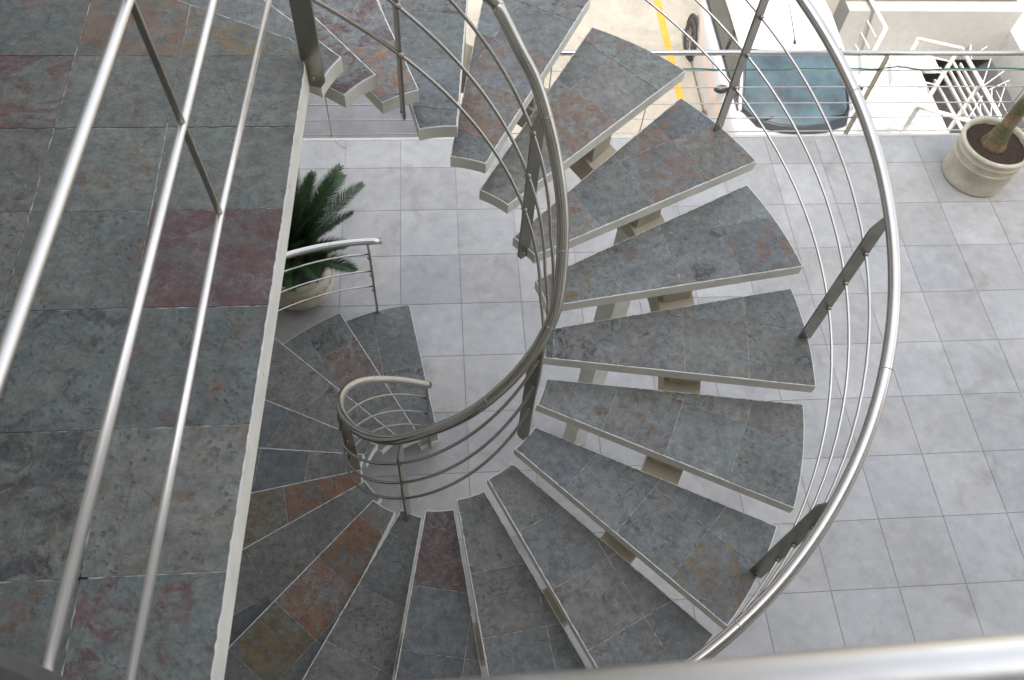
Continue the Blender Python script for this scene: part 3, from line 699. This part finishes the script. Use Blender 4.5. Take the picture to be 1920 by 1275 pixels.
def cycad(c, label):
    t = thing('cycad_plant', label, 'plant', (c.x, c.y, c.z))
    m_ = MB(); m_.lathe([(.05, -.02), (.075, .02), (.075, .09), (.05, .13), (.01, .15)], c, 20); m_.build('stem', M['trunk'], t)
    m_ = MB()
    for k in range(42):
        az = k*2.39996+rng.uniform(-.15, .15); el = R(82-52*(k/41)+rng.uniform(-6, 6)); ln = rng.uniform(.64, .84)*(.72 if math.sin(az) < -.05 and k > 10 else 1)
        frond(m_, c+Vector((.03*math.cos(az), .03*math.sin(az), .12)), az, el, ln, R(rng.uniform(8, 28)+k*.5), rng.uniform(.11, .14), 1 if k in (19, 30) else 0, rng)
    m_.build('fronds', [M['leaf'], M['leafdry']], t, recalc=False)
cycad(Vector((pl_c.x, pl_c.y, .36)), 'dark green cycad with feathery arching fronds in the bulging pot')
# young palm: trunk rises out of the frame, crown above
pt = thing('palm_tree', 'young palm with ringed brown and green trunk growing from the carved pot', 'palm', (1.99, -.17, .40))
m_ = MB(); path = []; rad = []
for i in range(46):
    z = .38+i*.045; path.append((1.975+.03*(z-.4), -.175+.02*math.sin(z*2), z)); ring = .004*math.sin(i*1.9)
    rad.append((.098*math.exp(-((z-.38)/.16)**2)*.5+.068-.014*min(1, (z-.4)/1.2))+ring)
m_.tube(path, .05, 22, radii=rad); to = m_.build('trunk', M['trunk'], pt)
m_ = MB(); topc = Vector(path[-1]); r2 = random.Random(9)
for k in range(16):
    az = k*2.39996; frond(m_, topc, az, R(60-2.5*k), r2.uniform(.7, .95), R(70), .2, 0, r2)
m_.build('crown', M['leaf'], pt, recalc=False)
# ------------------------------------------------------------------ parked car
CZ = GZ; car = thing('parked_car', 'white hatchback parked below the terrace, seen from above at its windscreen', 'car', (1.52, 3.2, CZ))
def sect(y, hw_s, hw_b, zb, hw_r, zr, x0=1.52):
    """half profile of the body at station y: sill, shoulder, roof"""
    L_ = [(hw_s*.985, .06), (hw_s, .18), (hw_b+.02, .55), (hw_b+.015, zb-.12), (hw_b-.02, zb-.02), (hw_b-.07, zb), (hw_r, zr)]
    return [(x0+a, y, CZ+b) for a, b in L_]+[(x0-a, y, CZ+b) for a, b in L_[::-1]]
xc = 1.52
st_ = [(1.15, .66, .62, .60, .30, .63), (1.25, .76, .74, .72, .45, .76), (1.55, .81, .80, .84, .50, .89), (2.05, .83, .82, .93, .55, .985), (2.45, .83, .83, .95, .60, .975), (3.4, .835, .835, .96, .62, .97), (4.4, .835, .83, .96, .62, .97), (4.95, .82, .80, .95, .60, .96), (5.15, .74, .72, .85, .5, .9)]
m_ = MB(); m_.grid([sect(*s_) for s_ in st_], smooth=True, cap0=True, cap1=True)
body = m_.build('body', M['carpaint'], car)
def top_curve(u_):  # roof outline (y, half width, z)
    return None
# cabin: glass and roof as one shell of named parts
wbase = [(xc-.735, 2.62, CZ+.99), (xc-.60, 2.42, CZ+1.0), (xc-.3, 2.30, CZ+1.01), (xc, 2.26, CZ+1.015), (xc+.3, 2.30, CZ+1.01), (xc+.60, 2.42, CZ+1.0), (xc+.735, 2.62, CZ+.99)]
wtop = [(xc-.655, 3.30, CZ+1.375), (xc-.5, 3.245, CZ+1.40), (xc-.25, 3.21, CZ+1.415), (xc, 3.20, CZ+1.42), (xc+.25, 3.21, CZ+1.415), (xc+.5, 3.245, CZ+1.40), (xc+.655, 3.30, CZ+1.375)]
def bow(a, b, k, n_, h_): 
    f_ = k/n_; p_ = Vector(a).lerp(Vector(b), f_); p_.z += h_*math.sin(math.pi*f_); return p_
def seg(poly_a, poly_b, n_, h_): return [[bow(a, b, k, n_, h_) for a, b in zip(poly_a, poly_b)] for k in range(n_+1)]
m_ = MB(); m_.grid(seg(wbase, wtop, 6, .03), closed=False); m_.build('windscreen', M['glass'], car, recalc=False)
m_ = MB(); bl_ = [(p[0], p[1]-.012 if abs(p[0]-xc) < .7 else p[1], p[2]+.006) for p in wbase]
m_.tube([Vector(p) for p in bl_], .022, 8); m_.grid([[Vector(p)+Vector((0, 0, .012)) for p in bl_], [Vector((p[0], p[1]-(.13 if abs(p[0]-xc) < .7 else .03), p[2]+.012)) for p in bl_]], closed=False); m_.tube([Vector(p)+Vector((0, 0, .012)) for p in wtop], .022, 8)
for s_ in (0, -1): m_.tube([bow(wbase[s_], wtop[s_], k, 6, .04)+Vector((0, 0, .004)) for k in range(7)], .02, 8)
m_.build('windscreen_seal', M['black'], car)
rooff = [Vector(p)+Vector((0, .01, .008)) for p in wtop]
rows_ = []
for y, hw, z in ((3.3, 1, 0), (3.7, 1.0, .03), (4.2, 1.0, .035), (4.7, .98, .015), (5.0, .93, -.05)):
    rows_.append([Vector((xc+(p.x-xc)*hw, p.y if y == 3.3 else y-.10*(1-abs(p.x-xc)/.7)*0, p.z+z)) for p in rooff])
m_ = MB(); m_.grid(rows_, closed=False)
m_.grid([[Vector((p.x, p.y, p.z)), Vector((xc+(p.x-xc)*1.05, p.y, p.z-.035))] for p in (rows_[0][0], rows_[1][0], rows_[2][0], rows_[3][0], rows_[4][0])], closed=False)
m_.grid([[Vector((p.x, p.y, p.z)), Vector((xc+(p.x-xc)*1.05, p.y, p.z-.035))] for p in (rows_[0][-1], rows_[1][-1], rows_[2][-1], rows_[3][-1], rows_[4][-1])], closed=False)
m_.build('roof', M['carpaint'], car, recalc=False)
m_ = MB(); m_.grid([rows_[-1], [Vector((p.x, 5.12, CZ+1.0)) for p in rows_[-1]]], closed=False); m_.build('rear_window', M['sideglass'], car, recalc=False)
for s_ in (-1, 1):
    bx = lambda y, o=0: Vector((xc+s_*(.775-o), y, CZ+1.0)); tx = lambda y, o=0: Vector((xc+s_*(.688-o), y, CZ+1.345))
    m_ = MB(); ys = [2.66, 3.34, 3.40, 4.15, 4.22, 4.80]
    m_.grid([[bx(2.66), bx(3.34), bx(4.80), bx(5.05)], [Vector((xc+s_*.69, 3.33, CZ+1.345)), tx(3.36), tx(4.7), tx(4.86)]], closed=False, smooth=False)
    m_.build('side_window', M['sideglass'], car, recalc=False)
    m_ = MB()   # B pillar, belt seal, A pillar in paint
    m_.tube([bx(3.62)+Vector((s_*.004, 0, 0)), tx(3.74)+Vector((s_*.006, 0, 0))], .020, 6)
    m_.tube([bx(y)+Vector((s_*.006, 0, -.002)) for y in (2.6, 3.2, 4.0, 5.0)], .012, 6); m_.build('window_trim', M['black'], car)
    m_ = MB(); m_.tube([Vector((xc+s_*.758, 2.60, CZ+.985)), Vector((xc+s_*.715, 2.95, CZ+1.20)), Vector((xc+s_*.685, 3.31, CZ+1.375)), Vector((xc+s_*.69, 4.0, CZ+1.395)), Vector((xc+s_*.68, 4.85, CZ+1.33))], .028, 10); m_.build('door_pillar', M['carpaint'], car)
    # door mirror
    mc = Vector((xc+s_*.93, 3.02-.03, CZ+1.0)); m_ = MB(); rws = []
    for k in range(9):
        f_ = k/8; r_ = math.sin(math.pi*min(max(f_, .03), .97))**.5
        rws.append([mc+Vector((s_*(f_-.5)*.21, -.055*r_*math.cos(a)-.01, .062*r_*math.sin(a))) for a in [2*math.pi*j/12 for j in range(12)]])
    m_.grid(rws, cap0=True, cap1=True); m_.beam(mc+Vector((-s_*.10, .02, -.03)), Vector((xc+s_*.77, 3.0, CZ+.97)), (0, .02, 0), (0, 0, .015)); m_.build('door_mirror', M['black'], car)
    for y in (1.95, 4.86):
        wc = Vector((xc+s_*.775, y, CZ+.29)); m_ = MB(); rws = []
        for (ro_, xo) in ((.17, .085), (.215, .10), (.27, .098), (.29, .07), (.29, -.07), (.27, -.09), (.17, -.09)):
            rws.append([wc+Vector((s_*xo, ro_*math.cos(2*math.pi*j/36), ro_*math.sin(2*math.pi*j/36))) for j in range(36)])
        m_.grid(rws); wo = m_.build('wheel', M['rubber'], car)
        m_ = MB(); ring = [[wc+Vector((s_*xo, rr*math.cos(2*math.pi*j/24), rr*math.sin(2*math.pi*j/24))) for j in range(24)] for rr, xo in ((.19, .088), (.175, .07), (.06, .055), (.045, .075), (.001, .078))]
        m_.grid(ring)
        for q in range(8):
            a = 2*math.pi*q/8; dv = Vector((0, math.cos(a), math.sin(a))); m_.beam(wc+Vector((s_*.075, 0, 0))+dv*.05, wc+Vector((s_*.08, 0, 0))+dv*.172, (0, -math.sin(a)*.012, math.cos(a)*.012), (.006, 0, 0))
        ro_ = m_.build('rim', M['rim'], None); ro_.parent = wo; ro_.location = (0, 0, 0)
        m_ = MB(); m_.tube([Vector((xc+s_*.838, y+.335*math.cos(a), CZ+.30+.335*math.sin(a))) for a in [math.pi*j/16 for j in range(17)]], .016, 6); m_.build('wheel_arch', M['black'], car)
        # dark wheel housing set into the flank
        m_ = MB(); m_.face([Vector((xc+s_*.842, y+.325*math.cos(a), CZ+.30+.325*math.sin(a))) for a in [2*math.pi*j/32 for j in range(32)]]); m_.build('wheel_housing', M['black'], car, recalc=False)
    m_ = MB(); m_.tube([(xc+s_*.84, 2.75, CZ+.30), (xc+s_*.851, 2.72, CZ+.6), (xc+s_*.80, 2.68, CZ+.955)], .004, 5); m_.tube([(xc+s_*.84, 3.78, CZ+.30), (xc+s_*.851, 3.74, CZ+.6), (xc+s_*.80, 3.66, CZ+.955)], .004, 5); m_.build('door_seam', M['black'], car)
    m_ = MB(); m_.beam((xc+s_*.846, 3.55, CZ+.82), (xc+s_*.846, 3.72, CZ+.82), (0, 0, .014), (.014, 0, 0)); m_.build('door_handle', M['carpaint'], car)
    m_ = MB(); m_.grid([[Vector((xc+s_*a, y, CZ+z)) for a, y, z in r_] for r_ in ([(.40, 1.22, .70), (.62, 1.3, .70), (.75, 1.5, .72)], [(.42, 1.30, .78), (.62, 1.42, .80), (.76, 1.72, .82)])], closed=False); m_.build('headlight', M['rim'], car, recalc=False)
m_ = MB(); m_.tube([(xc+.02, 3.36, CZ+1.43), (xc+.015, 3.40, CZ+1.48), (xc-.03, 4.15, CZ+1.78)], .004, 6, radii=[.026, .008, .004]); m_.build('antenna', M['black'], car)
for s_, x1 in ((1, .10), (-1, -.62)):
    m_ = MB(); m_.beam((xc+x1+.02, 2.36, CZ+1.035), (xc+x1+.55, 2.46, CZ+1.05), (0, .008, 0), (0, 0, .006)); m_.tube([(xc+x1, 2.33, CZ+1.02), (xc+x1+.25, 2.42, CZ+1.05)], .008, 6); m_.build('wiper', M['black'], car)
m_ = MB(); bc = at(1430, 243, CZ+.965); m_.beam(bc+Vector((-.07, 0, -.02)), bc+Vector((.03, -.02, -.02)), (0, .035, 0), (0, 0, .02)); m_.beam(bc+Vector((.0, -.05, -.02)), bc+Vector((.09, -.05, -.02)), (0, .02, 0), (0, 0, .02)); m_.build('bonnet_vent', M['black'], car)
# ------------------------------------------------------------------ white structures on the right
def ground_xy(px, py): v_ = at(px, py, GZ); return v_
# white painted floor slab round the court
m_ = MB(); zt = GZ+.09
m_.prism([(2.75, -1.2), (PX0, -1.2), (PX0, 4.70), (3.2, 4.70), (2.75, 4.70)], GZ+.004, zt)
m_.prism([(PX0, 4.40), (4.60, 4.40), (4.60, 4.70), (PX0, 4.70)], GZ+.004, zt)
struct(m_.build('white_pavement', M['white']))
# cream wall of the neighbouring house
nb = thing('cream_house', 'cream rendered low house wall at the top right, with a pipe along it', 'house', (4.2, 5.5, GZ))
m_ = MB(); m_.box((2.9, 4.72, GZ), (PX1, 5.10, GZ+.90)); m_.build('lower_wall', M['greywall'], nb)
m_ = MB(); m_.box((2.6, 5.10, GZ), (PX1, 12, GZ+1.75)); m_.build('wall', M['creamwall'], nb)
m_ = MB(); m_.tube([(2.9, 5.02, GZ+.95), (PX1, 5.02, GZ+.97)], .022, 8); m_.tube([(2.9, 4.95, GZ+.94), (PX1, 4.95, GZ+.95)], .016, 8); m_.build('pipe', M['conduit'], nb)
# sunken court
m_ = MB(); zb = GZ-3.0
m_.face([(PX0, PY0, zb), (PX1, PY0, zb), (PX1, PY1, zb), (PX0, PY1, zb)])
for a, b in (((PX0, PY0), (PX1, PY0)), ((PX1, PY0), (PX1, PY1)), ((PX1, PY1), (PX0, PY1)), ((PX0, PY1), (PX0, PY0))):
    m_.face([(*a, zb), (*b, zb), (*b, GZ), (*a, GZ)])
struct(m_.build('sunken_court', M['dark'], recalc=False))
# thick sunlit parapet wall
pw = MB(); pw.box((PX1, 2.0, GZ), (6.35, 8.5, GZ+.55)); pwo = pw.build('parapet_wall', M['white']); tag(pwo, 'thick sunlit white parapet wall at the upper right corner', 'wall')
rw = MB(); rw.box((6.36, 2.0, GZ), (12, 9, GZ+.3)); tag(rw.build('white_roof', M['white']), 'pale roof beyond the thick white parapet wall at the right edge', 'roof')
# white stair railings round the court
def wrail(label, posts, rails, th=.012, hr=.02, hgt=.9):
    t = thing('white_railing', label, 'railing', (posts[0].x, posts[0].y, posts[0].z), 'white railings round the sunken court')
    for p in posts:
        m_ = MB(); m_.beam(p, p+Vector((0, 0, hgt)), (.035, 0, 0), (0, .008, 0)); m_.build('post', M['whitemetal'], t)
    for k, (a, b, r_) in enumerate(rails):
        m_ = MB(); m_.tube([a, b], r_, 8); m_.build('handrail' if r_ > .02 else 'rod', M['whitemetal'], t)
    return t
G = lambda px, py, h=0: at(px, py, GZ+.09+h) 
v90 = Vector((0, 0, .9))
p1, p2 = G(1688, 160), G(1745, 185); p3 = G(1703, 252)
pe = Vector((PX1-.35, 2.6, GZ+.09))
rails = []
A0, A1, A2 = at(1722, 72, GZ+.98), at(1803, 90, GZ+.98), at(1878, 225, GZ+.98)
rails.append((A0, A1, .021)); rails.append((A1, A2, .028))
for h in (.25, .47, .69):
    rails.append((A0-Vector((0, 0, h)), A1-Vector((0, 0, h)), .011)); rails.append((A1-Vector((0, 0, h)), A2-Vector((0, 0, h)), .010))
wrail('white railing turning the corner of the sunken court, beyond the terrace rail', [Vector((A0.x, A0.y, GZ+.09)), Vector((A1.x-.03, A1.y, GZ-.0)), Vector(((A1.x+A2.x)/2, (A1.y+A2.y)/2, GZ+.0))], rails)
B0, B1 = at(1722, 200, GZ+.98), at(1850, 236, GZ+.98)
wrail('nearer white railing of the court, just behind the carved pot', [Vector((B0.x, B0.y, GZ+.09)), Vector((B1.x, B1.y, GZ))], [(B0, B1, .03)]+[(B0-Vector((0, 0, h)), B1-Vector((0, 0, h)), .011) for h in (.3, .6)])
C0 = at(1661, 52, GZ+.98); C1 = C0+Vector((-.05, 3.0, 0)); C1 = at(1633, 0, GZ+.98); dd_ = (C1-C0); C1 = C0+dd_*3
wrail('white railing running away beside the parked car', [Vector((C0.x, C0.y, GZ)), Vector((C1.x, C1.y, GZ))], [(C0, C1, .026)]+[(C0-Vector((0, 0, h)), C1-Vector((0, 0, h)), .008) for h in (.25, .47, .69)], hgt=.98)
# louvre bars and slanting struts above the court
lt = thing('louvre_frame', 'frame of white bars and slanting struts over the dark sunken court', 'frame', (4.8, 3.6, GZ))
for k, (a, b) in enumerate((((1762, 128), (1836, 262)), ((1775, 122), (1850, 262)), ((1788, 118), (1864, 262)), ((1800, 120), (1880, 262)), ((1752, 150), (1815, 262)))):
    m_ = MB(); m_.beam(at(*a, GZ+.12), at(*b, GZ+.12), (.012, 0, 0), (0, 0, .02)); m_.build('louvre_bar', M['whitemetal'], lt)
rg = random.Random(5)
for a, b in (((1815, 25), (1822, 110)), ((1830, 50), (1816, 100)), ((1856, 84), (1830, 100)), ((1858, 110), (1842, 160)), ((1884, 132), (1848, 158)), ((1893, 150), (1855, 168)), ((1890, 145), (1872, 200)), ((1842, 180), (1812, 228)), ((1860, 165), (1858, 232)), ((1838, 195), (1840, 232)), ((1868, 170), (1890, 215)), ((1790, 48), (1812, 100)), ((1905, 200), (1895, 250)), ((1785, 52), (1765, 92))):
    z0 = GZ+rg.uniform(.0, .3); m_ = MB(); m_.beam(at(*a, z0), at(*b, z0+.1), (.005, 0, 0), (0, .005, 0)); m_.build('strut', M['whitemetal'], lt)
